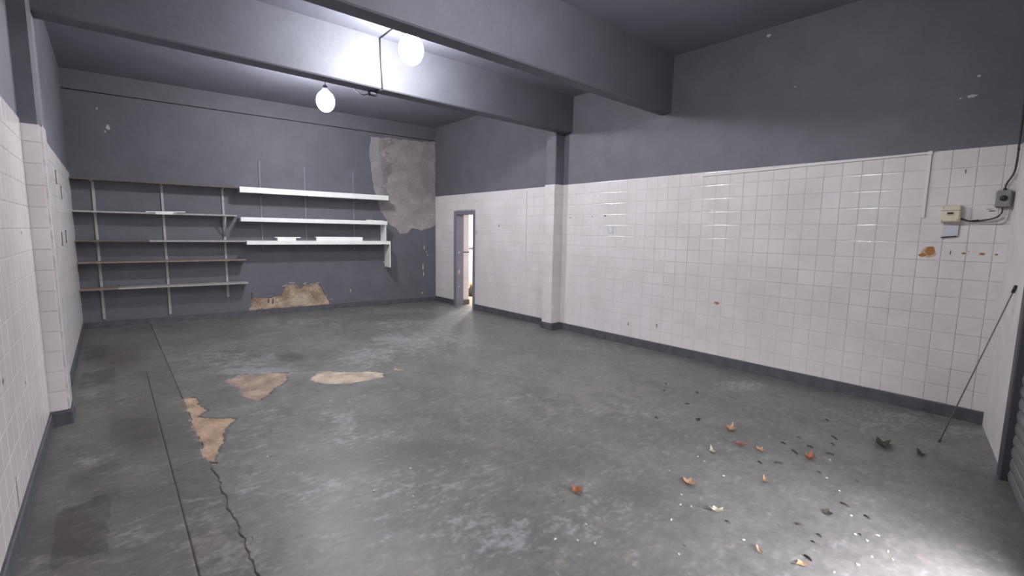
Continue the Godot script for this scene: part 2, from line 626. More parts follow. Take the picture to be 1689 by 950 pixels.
func floor_texture() -> ImageTexture:
	var w := 1024
	var h := 1664
	var big := noise_bytes(71, 0.007, w, h, 4)
	var mid := noise_bytes(72, 0.028, w, h, 4)
	var grain := noise_bytes(73, 0.16, w, h, 3)
	var swirl := noise_bytes(74, 0.013, w, h, 5, FastNoiseLite.TYPE_SIMPLEX_SMOOTH, FastNoiseLite.FRACTAL_RIDGED)
	var long := Image.create_from_data(256, h, false, Image.FORMAT_L8, noise_bytes(75, 0.05, 256, h, 4))
	long.resize(w, h, Image.INTERPOLATE_CUBIC)
	var streak := long.get_data()
	var brushed := Image.create_from_data(512, h, false, Image.FORMAT_L8, noise_bytes(76, 0.11, 512, h, 4))
	brushed.resize(w, h, Image.INTERPOLATE_CUBIC)
	var fibre := brushed.get_data()
	var fine_pits := noise_bytes(77, 0.3, w, h, 2)
	var masks := []
	for k in 4:
		var m := PackedFloat32Array()
		m.resize(w * h)
		masks.append(m)
	var sx := 6.2 / w
	var sz := 10.3 / h
	for row in WEAR:
		var m: PackedFloat32Array = masks[int(row[9])]
		var reach := 1.25
		for j in range(maxi(0, int((row[1] - row[7] * reach + 9.5) / sz)), mini(h, int((row[1] + row[7] * reach + 9.5) / sz))):
			for i in range(maxi(0, int((row[0] - row[6] * reach + 0.5) / sx)), mini(w, int((row[0] + row[6] * reach + 0.5) / sx))):
				var x: float = i * sx - 0.5 - row[0]
				var z: float = j * sz - 9.5 - row[1]
				var p: float = row[2] * x + row[3] * z
				var q: float = row[4] * x + row[5] * z
				var d := 1.0 - (p * p + q * q) * 0.7
				if d > 0.0:
					m[j * w + i] += d * row[8]
		masks[int(row[9])] = m
	var light: PackedFloat32Array = masks[0]
	var dark: PackedFloat32Array = masks[1]
	var olive: PackedFloat32Array = masks[2]
	var bare: PackedFloat32Array = masks[3]
	var flakes := noise_bytes(78, 0.022, w, h, 5)
	var out := PackedByteArray()
	out.resize(w * h * 3)
	for j in h:
		var z := j * sz - 9.5
		for i in w:
			var at := j * w + i
			var x := i * sx - 0.5
			var g := grain[at] / 255.0 - 0.5
			var s := streak[at] / 255.0
			var sw := swirl[at] / 255.0
			var mi := mid[at] / 255.0
			var fi := fibre[at] / 255.0 - 0.5
			var v := FLOOR_BASE + (big[at] / 255.0 - 0.5) * 20.0 + (mi - 0.5) * 16.0 + g * 14.0 + fi * 18.0
			var worn := sw * 0.34 + s * 0.3 + mi * 0.24 + fi * 0.45 + g * 0.25 + light[at] * 0.5 - 0.62
			worn = clampf(worn * 3.6, 0.0, 1.0)
			v = lerpf(v, 152.0 + g * 30.0 + fi * 26.0, worn * 0.62)
			var dk := clampf(dark[at] * (0.5 + mi) + fi * dark[at], 0.0, 1.0)
			v *= 1.0 - 0.24 * dk
			var ol := clampf(olive[at] * (0.4 + mi), 0.0, 1.0)
			v *= 1.0 - 0.08 * ol
			var warm := 0.0
			var lost := clampf((flakes[at] / 255.0 + bare[at] * 0.3 + fi * 0.12 - 0.72) * 7.0, 0.0, 1.0)   # paint rubbed down to the concrete
			v = lerpf(v, 126.0 + g * 20.0, lost * 0.5)
			warm += lost * 3.0
			for q in DARK_RECTS:
				if x > q[0] + (sw - 0.5) * 0.04 and x < q[1] + (mi - 0.5) * 0.05 and z > q[2] + (mi - 0.5) * 0.1 and z < q[3] + (sw - 0.5) * 0.1:
					v *= q[4] + (mi - 0.5) * 0.1
			if absf(x - 0.205) < 0.0055 and z > -6.2:                                    # dirt packed in the joint
				v *= 0.78
			if x < 0.41:
				v *= 0.93
				warm += 1.5
			var pit := fine_pits[at]
			if pit > 214:
				v += (pit - 214) * 0.9
			out[at * 3] = clampi(int(v + 1.0 + warm + dk * 2.0), 0, 255)
			out[at * 3 + 1] = clampi(int(v + ol * 1.5), 0, 255)
			out[at * 3 + 2] = clampi(int(v - 3.0 - warm - ol * 6.0 + worn * 4.0), 0, 255)
	return ImageTexture.create_from_image(Image.create_from_data(w, h, false, Image.FORMAT_RGB8, out))


func make_floor() -> void:
	var root := structure("floor", "worn grey painted concrete floor with bare patches")
	var n := FastNoiseLite.new()
	n.seed = 5
	n.frequency = 1.0
	var grooves := [[0.205, 0.007, -6.2, 0.8], [0.41, 0.009, -9.5, 0.8], [0.0, 0.003, -9.5, -5.4]]   # x, depth, from z, to z
	var xs := []                                  # [x, groove or -1, depth share]
	var x := -0.6
	while x < 5.66:
		var free := true
		for g in grooves:
			if absf(x - g[0]) < 0.035:
				free = false
		if free:
			xs.append([x, -1, 0.0])
		x += 0.014 if x > 0.36 and x < 2.5 else 0.045
	for k in grooves.size():
		for d in [[-0.03, 0.0], [-0.008, 0.0], [-0.0045, 0.0], [-0.002, 1.0], [0.002, 1.0], [0.0045, 0.0], [0.008, 0.0], [0.03, 0.0]]:
			xs.append([grooves[k][0] + d[0], k, d[1]])
	xs.sort_custom(func(a, b): return a[0] < b[0])
	var zs := []
	var z := -9.7
	while z < 0.82:
		zs.append(z)
		z += 0.014 if z > -5.6 and z < -3.3 else 0.04
	var polys := []
	for b in BARE:
		polys.append(ragged(b, 0.05, 0.03, 9))
	var cols := xs.size()
	var verts := PackedVector3Array()
	var uvs := PackedVector2Array()
	for zz in zs:
		for c in xs:
			var xx: float = c[0]
			var y := n.get_noise_2d(xx * 0.9, zz * 0.9) * 0.003 + n.get_noise_2d(xx * 9.0, zz * 9.0) * 0.0006
			if xx > 0.41:
				y += 0.003
			if c[1] >= 0:
				var g: Array = grooves[c[1]]
				xx += (n.get_noise_2d(zz * 7.0, 3.0) * 0.03 if c[1] == 1 and zz > -3.5 else 0.0)
				if zz > g[2] and zz < g[3]:
					y -= c[2] * g[1] * (0.6 + 0.8 * absf(n.get_noise_2d(zz * 5.0, 8.0 + g[0])))
			if zz > -5.65 and zz < -3.3 and xx > 0.36 and xx < 2.5:
				var p := Vector2(xx + n.get_noise_2d(xx * 22.0, zz * 22.0) * 0.02, zz + n.get_noise_2d(xx * 22.0 + 40.0, zz * 22.0) * 0.02)
				for poly in polys:
					if Geometry2D.is_point_in_polygon(p, poly):
						y = -0.016
			verts.append(Vector3(xx, y, zz))
			uvs.append(Vector2((xx + 0.5) / 6.2, (zz + 9.5) / 10.3))
	var normals := PackedVector3Array()
	normals.resize(verts.size())
	var index := PackedInt32Array()
	for j in zs.size():
		for i in cols:
			var at := j * cols + i
			var dx := verts[j * cols + mini(i + 1, cols - 1)] - verts[j * cols + maxi(i - 1, 0)]
			var dz := verts[mini(j + 1, zs.size() - 1) * cols + i] - verts[maxi(j - 1, 0) * cols + i]
			normals[at] = dz.cross(dx).normalized()
			if i < cols - 1 and j < zs.size() - 1:
				index.append_array(PackedInt32Array([at, at + 1, at + cols + 1, at, at + cols + 1, at + cols]))
	var arrays := []
	arrays.resize(Mesh.ARRAY_MAX)
	arrays[Mesh.ARRAY_VERTEX] = verts
	arrays[Mesh.ARRAY_NORMAL] = normals
	arrays[Mesh.ARRAY_TEX_UV] = uvs
	arrays[Mesh.ARRAY_INDEX] = index
	var top := ArrayMesh.new()
	top.add_surface_from_arrays(Mesh.PRIMITIVE_TRIANGLES, arrays)
	var look := StandardMaterial3D.new()
	look.resource_name = "painted_concrete"
	look.albedo_texture = floor_texture()
	look.texture_repeat = false
	look.roughness = 0.42
	look.metallic_specular = 0.45
	part(root, "painted_surface", top, look)
	part(root, "slab", boxes([[Vector3(-0.7, -0.2, -9.8), Vector3(5.68, -0.03, 0.85)]]), mats.pavement)
	var tones := [mats.screed_tan, mats.screed_pink, mats.screed_pale, mats.screed_tan]
	for k in BARE.size():
		var grown := Geometry2D.offset_polygon(ragged(BARE[k], 0.08, 0.02, 9), 0.045)
		var flat := PackedVector2Array()
		for p in grown[0]:
			flat.append(Vector2(p.x, -p.y))
		part(root, "bare_screed", plate(flat, 0.004), tones[k], Transform3D(Basis(Vector3.RIGHT, -PI / 2), Vector3(0, -0.0105, 0)))
	# skirting
	var right := structure("baseboard_right", "dark grey painted skirting along the tiled right wall")
	part(right, "skirting", boxes([[Vector3(5.465, -0.02, -5.1), Vector3(5.5, 0.112, -0.2)]], 0.006), mats.skirting)
	part(right, "skirting", boxes([[Vector3(5.465, -0.02, -7.47), Vector3(5.5, 0.112, -5.36)]], 0.006), mats.skirting)
	part(right, "skirting", boxes([[Vector3(5.465, -0.02, -9.0), Vector3(5.5, 0.112, -8.19)]], 0.006), mats.skirting)
	part(right, "pillar_skirting", boxes([[Vector3(5.27, -0.02, -5.365), Vector3(5.5, 0.105, -5.1)]], 0.006), mats.skirting)
	var left := structure("baseboard_left", "grey painted skirting along the left wall")
	part(left, "skirting", boxes([[Vector3(-0.46, -0.02, -4.92), Vector3(-0.42, 0.105, 0.75)]], 0.006), mats.skirting)
	part(left, "skirting", boxes([[Vector3(-0.4, -0.02, -9.45), Vector3(-0.365, 0.105, -5.18)]], 0.006), mats.skirting)
	part(left, "pillar_skirting", boxes([[Vector3(-0.46, -0.02, -5.2), Vector3(-0.305, 0.105, -4.905)]], 0.006), mats.skirting)
	var back := structure("baseboard_back", "dark grey painted skirting along the back wall", back_frame)
	part(back, "skirting", boxes([[Vector3(0.03, -0.02, -0.02), Vector3(5.96, 0.1, 0.022)]], 0.006), mats.skirting)


func make_ceiling() -> void:
	var root := structure("ceiling", "grey painted ceiling with two downstand beams")
	part(root, "slab", boxes([[Vector3(-0.8, CEILING_Y, -9.8), Vector3(5.8, 4.0, 1.1)]]), mats.ceiling_paint)
	part(root, "lowered_slab", boxes([[Vector3(-0.6, 3.62, -5.05), Vector3(5.6, CEILING_Y + 0.02, -3.4)]]), mats.ceiling_paint)
	part(root, "beam", boxes([[Vector3(-0.6, 3.09, -3.49), Vector3(5.6, CEILING_Y + 0.02, -3.31)]], 0.012), mats.paint)
	part(root, "beam", boxes([[Vector3(-0.6, 3.09, -5.17), Vector3(5.6, CEILING_Y + 0.02, -4.97)]], 0.012), mats.paint)


func make_back_wall() -> void:
	var root := structure("wall_back", "grey painted back wall with cement patch and flaking plaster", back_frame)
	part(root, "painted_wall", boxes([[Vector3(-0.3, -0.1, -0.22), Vector3(6.2, 3.488, 0)]]), mats.paint)
	part(root, "painted_beam", boxes([[Vector3(-0.3, 3.5, -0.22), Vector3(6.2, 3.9, 0.004)]]), mats.paint)
	part(root, "gap_filler", boxes([[Vector3(-0.3, 3.47, -0.22), Vector3(6.2, 3.52, -0.05)]]), mats.dark_metal)
	# bare cement render in the corner
	var outline := [[4.53, 3.4], [4.85, 3.42], [5.4, 3.44], [5.945, 3.47], [5.945, 1.68], [5.75, 1.62], [5.6, 1.55], [5.4, 1.62], [5.25, 1.5], [5.1, 1.49], [5.02, 1.62], [4.92, 1.64], [4.8, 1.82], [4.7, 1.95], [4.62, 2.2], [4.55, 2.5], [4.52, 2.8], [4.49, 3.1]]
	var cement := StandardMaterial3D.new()
	cement.resource_name = "cement_render"
	cement.albedo_texture = cement_texture()
	cement.texture_repeat = false
	cement.roughness = 0.95
	part(root, "cement_patch", plate(ragged(outline, 0.06, 0.035, 4), 0.004), cement)
	# plaster laid bare by damp above the skirting
	var flaked := [[2.26, 0.1], [2.3, 0.26], [2.36, 0.33], [2.52, 0.29], [2.66, 0.32], [2.78, 0.31], [2.84, 0.4], [2.88, 0.5], [2.99, 0.545], [3.07, 0.47], [3.14, 0.43], [3.22, 0.52], [3.3, 0.5], [3.42, 0.53], [3.5, 0.42], [3.56, 0.3], [3.62, 0.2], [3.64, 0.1]]
	part(root, "bare_plaster", plate(ragged(flaked, 0.035, 0.03, 6), 0.003), mats.plaster)
	part(root, "pale_plaster", plate(ragged([[2.7, 0.12], [2.72, 0.2], [2.85, 0.24], [3.0, 0.27], [3.1, 0.36], [3.24, 0.38], [3.32, 0.3], [3.36, 0.2], [3.3, 0.14], [3.0, 0.12]], 0.04, 0.03, 16), 0.005), mats.screed_pale)
	var edges := [[2.86, 0.51, 0.09, 0.35], [2.97, 0.555, 0.1, -0.05], [3.06, 0.48, 0.1, -0.9], [3.2, 0.53, 0.06, 0.5], [3.31, 0.51, 0.05, -0.3], [3.43, 0.53, 0.06, 0.1], [3.52, 0.43, 0.12, -1.1], [3.58, 0.29, 0.13, -1.0], [3.66, 0.2, 0.08, -0.2], [2.6, 0.335, 0.09, 0.2], [2.42, 0.34, 0.08, -0.2], [2.31, 0.36, 0.1, 1.5], [2.57, 0.25, 0.08, 1.5], [2.64, 0.23, 0.09, 1.5]]
	for k in edges.size():
		var e: Array = edges[k]
		var turn := Basis(Vector3.BACK, e[3]) * Basis(Vector3.RIGHT, rng.randf_range(-0.9, -0.3))
		part(root, "paint_flake", plate(blob(e[2] * 0.6, 0.018, 100 + k, 0.3, 12), 0.003), mats.paint if k > 8 else mats.dull_rail, Transform3D(turn, Vector3(e[0], e[1], 0.009)))
	var spots := [[5.67, 1.2, 0.018, 0.05], [5.64, 0.78, 0.02, 0.09], [5.65, 0.62, 0.014, 0.06], [5.75, 1.03, 0.013, 0.03], [5.72, 1.1, 0.01, 0.03], [0.43, 3.27, 0.014, 0.02], [0.535, 3.015, 0.03, 0.045], [0.5, 2.95, 0.015, 0.02], [4.05, 0.34, 0.012, 0.04], [4.75, 0.9, 0.014, 0.02], [5.62, 0.2, 0.02, 0.03]]
	for k in spots.size():
		var s: Array = spots[k]
		part(root, "paint_chip", plate(blob(s[2] * 0.7, s[3] * 0.8, 130 + k, 0.35), 0.0025), mats.chip, shift(s[0], s[1], 0))


func cement_texture() -> ImageTexture:
	var w := 320
	var h := 448
	var big := noise_bytes(81, 0.012, w, h, 4)
	var fine := noise_bytes(82, 0.07, w, h, 4)
	var out := PackedByteArray()
	out.resize(w * h * 3)
	for j in h:
		for i in w:
			var at := j * w + i
			var u := 4.47 + 1.5 * i / w
			var y := 1.45 + 2.05 * j / h                 # v grows with the plate's y
			var b := big[at] / 255.0
			var f := fine[at] / 255.0
			var v := 146.0 + (b - 0.5) * 26.0 + (f - 0.5) * 18.0
			var warm := 7.0
			var wobble := (b - 0.5) * 0.22 + (f - 0.5) * 0.06
			if u + wobble < 4.72 and y > 1.9:            # older grey plaster along the left side
				v += 1.0
				warm = 1.5
			elif u + wobble * 1.4 < 4.87 and y > 2.15:   # damp brown band where the two coats meet
				v -= 18.0
				warm = 6.0
			elif y + wobble < 1.78:                      # thin feathered foot of the render
				v += 4.0
				warm = 8.0
			out[at * 3] = clampi(int(v + warm), 0, 255)
			out[at * 3 + 1] = clampi(int(v), 0, 255)
			out[at * 3 + 2] = clampi(int(v - warm * 0.5 + 2.0), 0, 255)
	return ImageTexture.create_from_image(Image.create_from_data(w, h, false, Image.FORMAT_RGB8, out))


func make_right_wall() -> void:
	var root := structure("wall_right", "right wall, white tiles below and grey paint above", right_frame)
	# x is world z here, z points into the room
	part(root, "painted_wall", boxes([[Vector3(-9.3, -0.1, -0.15), Vector3(-8.19, 3.9, 0)], [Vector3(-8.19, 1.97, -0.15), Vector3(-7.47, 3.9, 0)], [Vector3(-7.47, -0.1, -0.15), Vector3(0.2, 3.9, 0)]], 0.0), mats.paint)
	part(root, "grout", boxes([[Vector3(-9.0, TILE_FOOT, -0.01), Vector3(-8.19, TILE_TOP, 0.004)], [Vector3(-8.19, 1.97, -0.01), Vector3(-7.47, TILE_TOP, 0.004)], [Vector3(-7.47, TILE_FOOT, -0.01), Vector3(-0.2, TILE_TOP, 0.004)]], 0.0), mats.grout)
	lay_tiles(root, shift(0, 0, 0.005), -5.13, -0.222, TILE_FOOT, TILE_TOP, -0.306, -3.46, 0.0)
	lay_tiles(root, shift(0, 0, 0.005), -8.95, -5.345, TILE_FOOT, TILE_TOP, -0.306, 1.0, 2.0, [[-8.19, -7.47, 1.97]])
	var pillar := part(root, "pillar", boxes([[Vector3(-5.345, -0.1, -0.05), Vector3(-5.13, 3.8, 0.196)]], 0.012), mats.paint)
	part(pillar, "pillar_grout", boxes([[Vector3(-5.348, TILE_FOOT, -0.02), Vector3(-5.127, TILE_TOP, 0.199)]], 0.008), mats.grout)
	lay_tiles(pillar, shift(0, 0, 0.2), -5.345, -5.13, TILE_FOOT, TILE_TOP, -5.287, -9.0, 0.0)
	lay_tiles(pillar, Transform3D(Basis(Vector3.UP, PI / 2), Vector3(-5.126, 0, 0)), -0.196, -0.006, TILE_FOOT, TILE_TOP, -0.157, -9.0, 9.0)
	var chips := [[-0.552, 2.736, 0.04, 0.016], [-0.524, 2.888, 0.014, 0.012], [-2.197, 3.691, 0.03, 0.02], [-0.62, 2.73, 0.012, 0.008], [-1.9, 3.1, 0.012, 0.006]]
	for k in chips.size():
		var c: Array = chips[k]
		part(root, "paint_chip", plate(blob(c[2] * 0.75, c[3] * 0.75, 160 + k, 0.3), 0.0025), mats.chip, shift(c[0], c[1], 0))
	var rust := [[-0.693, 1.449, 0.032, 0.042, 0], [-0.741, 1.412, 0.028, 0.016, 0], [-0.476, 1.437, 0.014, 0.009, 0], [-0.367, 1.437, 0.017, 0.011, 0], [-0.285, 1.436, 0.011, 0.008, 0], [-2.559, 0.748, 0.03, 0.018, 0], [-0.7, 1.44, 0.05, 0.05, 1], [-0.45, 1.455, 0.006, 0.004, 0]]
	for k in rust.size():
		var c: Array = rust[k]
		part(root, "rust_stain", plate(blob(c[2], c[3], 180 + k, 0.14), 0.0008 if c[4] == 0 else 0.0004), mats.rust if c[4] == 0 else mats.rust_pale, shift(c[0], c[1], 0.0083))
	var marks := [[-4.28, 1.815, 0.02, 0.012], [-0.345, 1.79, 0.022, 0.005], [-0.36, 1.805, 0.02, 0.003], [-0.53, 2.125, 0.004, 0.02], [-4.96, 1.8, 0.02, 0.006], [-4.52, 1.81, 0.016, 0.006], [-3.8, 0.3, 0.008, 0.03], [-3.35, 0.34, 0.008, 0.035], [-6.72, 1.667, 0.014, 0.014], [-7.42, 1.55, 0.008, 0.05], [-0.56, 1.44, 0.004, 0.022]]
	for k in marks.size():
		var c: Array = marks[k]
		part(root, "scuff_mark", plate(blob(c[2], c[3], 200 + k, 0.4, 10), 0.0008), mats.scuff, shift(c[0], c[1], 0.0083))
	var door := structure("door_1", "grey painted door frame without a door in the right wall", right_frame)
	part(door, "jamb", boxes([[Vector3(-8.2, -0.02, -0.165), Vector3(-8.105, 1.975, 0.022)]], 0.004), mats.ceiling_paint)
	part(door, "jamb", boxes([[Vector3(-7.53, -0.02, -0.165), Vector3(-7.46, 1.975, 0.022)]], 0.004), mats.ceiling_paint)
	part(door, "head", boxes([[Vector3(-8.105, 1.9, -0.165), Vector3(-7.53, 1.975, 0.021)]], 0.004), mats.ceiling_paint)
	var chip_at := [[-8.106, 1.12, 0.012, 0.03], [-8.106, 0.72, 0.014, 0.05], [-8.106, 0.4, 0.01, 0.02]]
	for k in chip_at.size():
		part(door, "paint_chip", plate(blob(chip_at[k][2], chip_at[k][3], 230 + k, 0.5, 10), 0.002), mats.chip, Transform3D(Basis(Vector3.UP, PI / 2), Vector3(-8.106, chip_at[k][1], -0.05)))


func make_left_wall() -> void:
	var root := structure("wall_left", "left wall, off-white tiles below and grey paint above", left_frame)
	# x is minus world z here, z points into the room
	part(root, "painted_wall", boxes([[Vector3(-1.1, -0.1, -0.2), Vector3(5.0, 3.9, 0)], [Vector3(4.95, -0.1, -0.2), Vector3(9.7, 3.9, LEFT_FAR_X - LEFT_X)]], 0.0), mats.paint)
	part(root, "grout", boxes([[Vector3(-0.8, 0.1, -0.01), Vector3(4.94, TILE_TOP, 0.004)]], 0.0), mats.grout)
	lay_tiles(root, shift(0, 0, 0.005), -0.75, 4.93, 0.1, TILE_TOP, 0.05, 2.3, 5.0, [], "dull_tiles")
	var far := shift(0, 0, LEFT_FAR_X - LEFT_X)
	part(root, "grout", boxes([[Vector3(5.1, 0.1, -0.01), Vector3(9.44, TILE_TOP, 0.004)]], 0.0), mats.grout, far)
	lay_tiles(root, far * shift(0, 0, 0.005), 5.18, 9.42, 0.1, TILE_TOP, 0.05, 20.0, 21.0, [], "dull_tiles")
	var pillar := part(root, "pillar", boxes([[Vector3(4.93, -0.1, -0.05), Vector3(5.18, 3.8, 0.116)]], 0.02), mats.paint)
	part(pillar, "pillar_grout", boxes([[Vector3(4.927, 0.1, -0.02), Vector3(5.183, TILE_TOP - 0.03, 0.119)]], 0.016), mats.grout)
	lay_tiles(pillar, shift(0, 0, 0.12), 4.945, 5.18, 0.1, TILE_TOP - 0.03, 5.023, -1.0, 9.0, [], "dull_tiles")
	lay_tiles(pillar, Transform3D(Basis(Vector3.UP, -PI / 2), Vector3(4.926, 0, 0)), 0.004, 0.108, 0.1, TILE_TOP - 0.03, -0.03, -9.0, 9.0, [], "dull_tiles")
	var marks := [[3.265, 0.21, 0.006, 0.09], [3.23, 0.8, 0.02, 0.015], [4.4, 1.5, 0.012, 0.01], [3.9, 0.62, 0.008, 0.012]]
	for k in marks.size():
		var c: Array = marks[k]
		part(root, "scuff_mark", plate(blob(c[2], c[3], 250 + k, 0.4, 10), 0.0008), mats.scuff, shift(c[0], c[1], 0.0083))
	var strips := [[6.78, 2.045, "upper rusty metal strip on the left tiles, nearer the pillar"], [7.33, 1.915, "upper rusty metal strip on the left tiles, nearer the back wall"], [6.79, 1.41, "lower rusty metal strip on the left tiles, nearer the pillar"], [7.43, 1.425, "lower rusty metal strip on the left tiles, nearer the back wall"]]
	for s in strips:
		var t := thing("metal_strip", s[2], "metal strip", left_far_frame * shift(s[0], s[1], 0.008), "short metal strips on the left wall")
		part(t, "strip", box(Vector3(0.03, 0.15, 0.006), 0.002), mats.scuff, shift(0, 0, 0.003))
		for y in [-0.06, 0.06]:
			part(t, "screw", box(Vector3(0.008, 0.008, 0.003), 0.002), mats.dark_metal, shift(0, y, 0.0075))


func make_front_wall() -> void:
	var root := structure("wall_front", "short white return of the front wall beside the shutter", front_frame)
	part(root, "painted_wall", boxes([[Vector3(-0.15, TILE_TOP, -0.2), Vector3(1.12, 3.9, 0)], [Vector3(1.12, 2.62, -0.2), Vector3(6.2, 3.9, 0)]], 0.0), mats.paint)
	part(root, "white_wall", boxes([[Vector3(-0.15, -0.1, -0.2), Vector3(1.12, TILE_TOP, 0.004)]], 0.003), mats.white_paint)
	part(root, "left_return", boxes([[Vector3(5.9, -0.1, -0.2), Vector3(6.3, 2.62, 0)]], 0.003), mats.white_paint)
	var shutter := thing("roller_shutter", "grey ribbed metal roller shutter with side guide at the right edge", "shutter", front_frame)
	part(shutter, "side_guide", boxes([[Vector3(1.11, 0.0, -0.09), Vector3(1.21, 2.62, 0.035)]], 0.008), mats.dark_metal)
	part(shutter, "side_guide", boxes([[Vector3(5.82, 0.0, -0.09), Vector3(5.91, 2.62, 0.035)]], 0.008), mats.dark_metal)
	for run in [[1.19, DOOR_FROM - 0.03, 2.6], [DOOR_TO + 0.03, 5.85, 2.6]]:
		var st := begin()
		var len: float = run[1] - run[0]
		add_tube(st, [Vector3(-len / 2, 0, 0), Vector3(len / 2, 0, 0)], 0.044, 8)
		var slat := done(st)
		var y := 0.045
		while y < run[2]:
			part(shutter, "slat", slat, mats.shutter, Transform3D(Basis.from_scale(Vector3(1, 1, 0.4)), Vector3((run[0] + run[1]) / 2, y, -0.02)))
			y += 0.08
	var st2 := begin()
	add_tube(st2, [Vector3(-(DOOR_TO - DOOR_FROM) / 2, 0, 0), Vector3((DOOR_TO - DOOR_FROM) / 2, 0, 0)], 0.044, 8)
	var over := done(st2)
	var yy := DOOR_HEIGHT + 0.06
	while yy < 2.6:
		part(shutter, "slat", over, mats.shutter, Transform3D(Basis.from_scale(Vector3(1, 1, 0.4)), Vector3((DOOR_FROM + DOOR_TO) / 2, yy, -0.02)))
		yy += 0.08
	part(shutter, "hatch_post", boxes([[Vector3(DOOR_FROM - 0.04, 0.0, -0.06), Vector3(DOOR_FROM, DOOR_HEIGHT + 0.04, 0.02)]], 0.004), mats.dark_metal)
	part(shutter, "hatch_post", boxes([[Vector3(DOOR_TO, 0.0, -0.06), Vector3(DOOR_TO + 0.04, DOOR_HEIGHT + 0.04, 0.02)]], 0.004), mats.dark_metal)
	part(shutter, "hatch_head", boxes([[Vector3(DOOR_FROM, DOOR_HEIGHT, -0.06), Vector3(DOOR_TO, DOOR_HEIGHT + 0.04, 0.02)]], 0.004), mats.dark_metal)
	var street := structure("ground", "street pavement outside the front opening")
	part(street, "pavement", boxes([[Vector3(-8, -0.3, 0.9), Vector3(14, -0.02, 12)]]), mats.pavement)


func make_side_room() -> void:
	var root := structure("wall_side_room", "bright white washroom seen through the doorway")
	part(root, "partition", boxes([[Vector3(5.64, -0.1, -8.3), Vector3(5.81, 2.7, -8.13)]], 0.004), mats.white_paint)
	part(root, "far_wall", boxes([[Vector3(5.5, -0.1, -10.4), Vector3(8.2, 2.7, -10.25)]]), mats.white_paint)
	part(root, "near_wall", boxes([[Vector3(5.64, -0.1, -7.0), Vector3(8.2, 2.7, -6.85)]]), mats.white_paint)
	part(root, "end_wall", boxes([[Vector3(8.05, -0.1, -10.4), Vector3(8.2, 2.7, -6.85)]]), mats.white_paint)
	part(root, "corridor_wall", boxes([[Vector3(5.55, -0.1, -10.4), Vector3(5.64, 2.7, -9.2)]]), mats.white_paint)
	part(root, "roof", boxes([[Vector3(5.5, 2.7, -10.4), Vector3(8.2, 2.85, -6.85)]]), mats.white_paint)
	part(root, "washroom_floor", boxes([[Vector3(5.62, -0.15, -10.4), Vector3(8.2, 0.0, -6.85)]]), mats.screed_pale)
	part(root, "grout", boxes([[Vector3(5.645, 0.1, -8.16), Vector3(5.8, 1.11, -8.127)]], 0.0), mats.grout)
	lay_tiles(root, shift(0, 0, -8.126), 5.65, 5.8, 0.1, 1.11, 5.65, 0.0, 9.0)
	part(root, "tile_rail", boxes([[Vector3(5.645, 1.11, -8.17), Vector3(5.815, 1.135, -8.112)]], 0.004), mats.scuff)
	part(root, "skirting", boxes([[Vector3(5.645, -0.02, -8.17), Vector3(5.82, 0.1, -8.112)]], 0.004), mats.skirting)
	part(root, "pipe", tube([Vector3(5.9, 1.12, -10.22), Vector3(8.0, 1.12, -10.22)], 0.015), mats.scuff)
	var bundle := thing("dark_bundle", "small dark bundle on the floor of the bright washroom", "bundle", Transform3D(Basis(), Vector3(6.62, 0, -9.15)))
	part(bundle, "heap", lathe([[0.0, 0.0], [0.11, 0.0], [0.13, 0.05], [0.1, 0.14], [0.05, 0.2], [0.0, 0.22]], 12), mats.twig)
	part(bundle, "tied_top", lathe([[0.03, 0.2], [0.05, 0.26], [0.02, 0.3], [0.0, 0.3]], 10), mats.leaf_tan)
	var lamp := thing("ceiling_lamp", "round white ceiling lamp in the washroom", "lamp", Transform3D(Basis(), Vector3(7.0, 2.7, -9.0)))
	part(lamp, "base", lathe([[0.0, 0.0], [0.13, 0.0], [0.13, -0.03], [0.0, -0.03]], 20), mats.board_white)
	part(lamp, "lamp_shade", lathe([[0.12, -0.03], [0.11, -0.07], [0.07, -0.1], [0.0, -0.11]], 20), mats.bulb)
	var light := OmniLight3D.new()
	light.name = "lamp_light"
	light.light_color = Color(1.0, 1.0, 0.98)
	light.light_energy = SIDE_ENERGY
	light.omni_range = 12.0
	light.omni_attenuation = 2.0
	light.light_size = 0.1
	light.shadow_enabled = true
	light.position = Vector3(0, -0.15, 0)
	lamp.add_child(light)


# ---------------------------------------------------------------- lamps

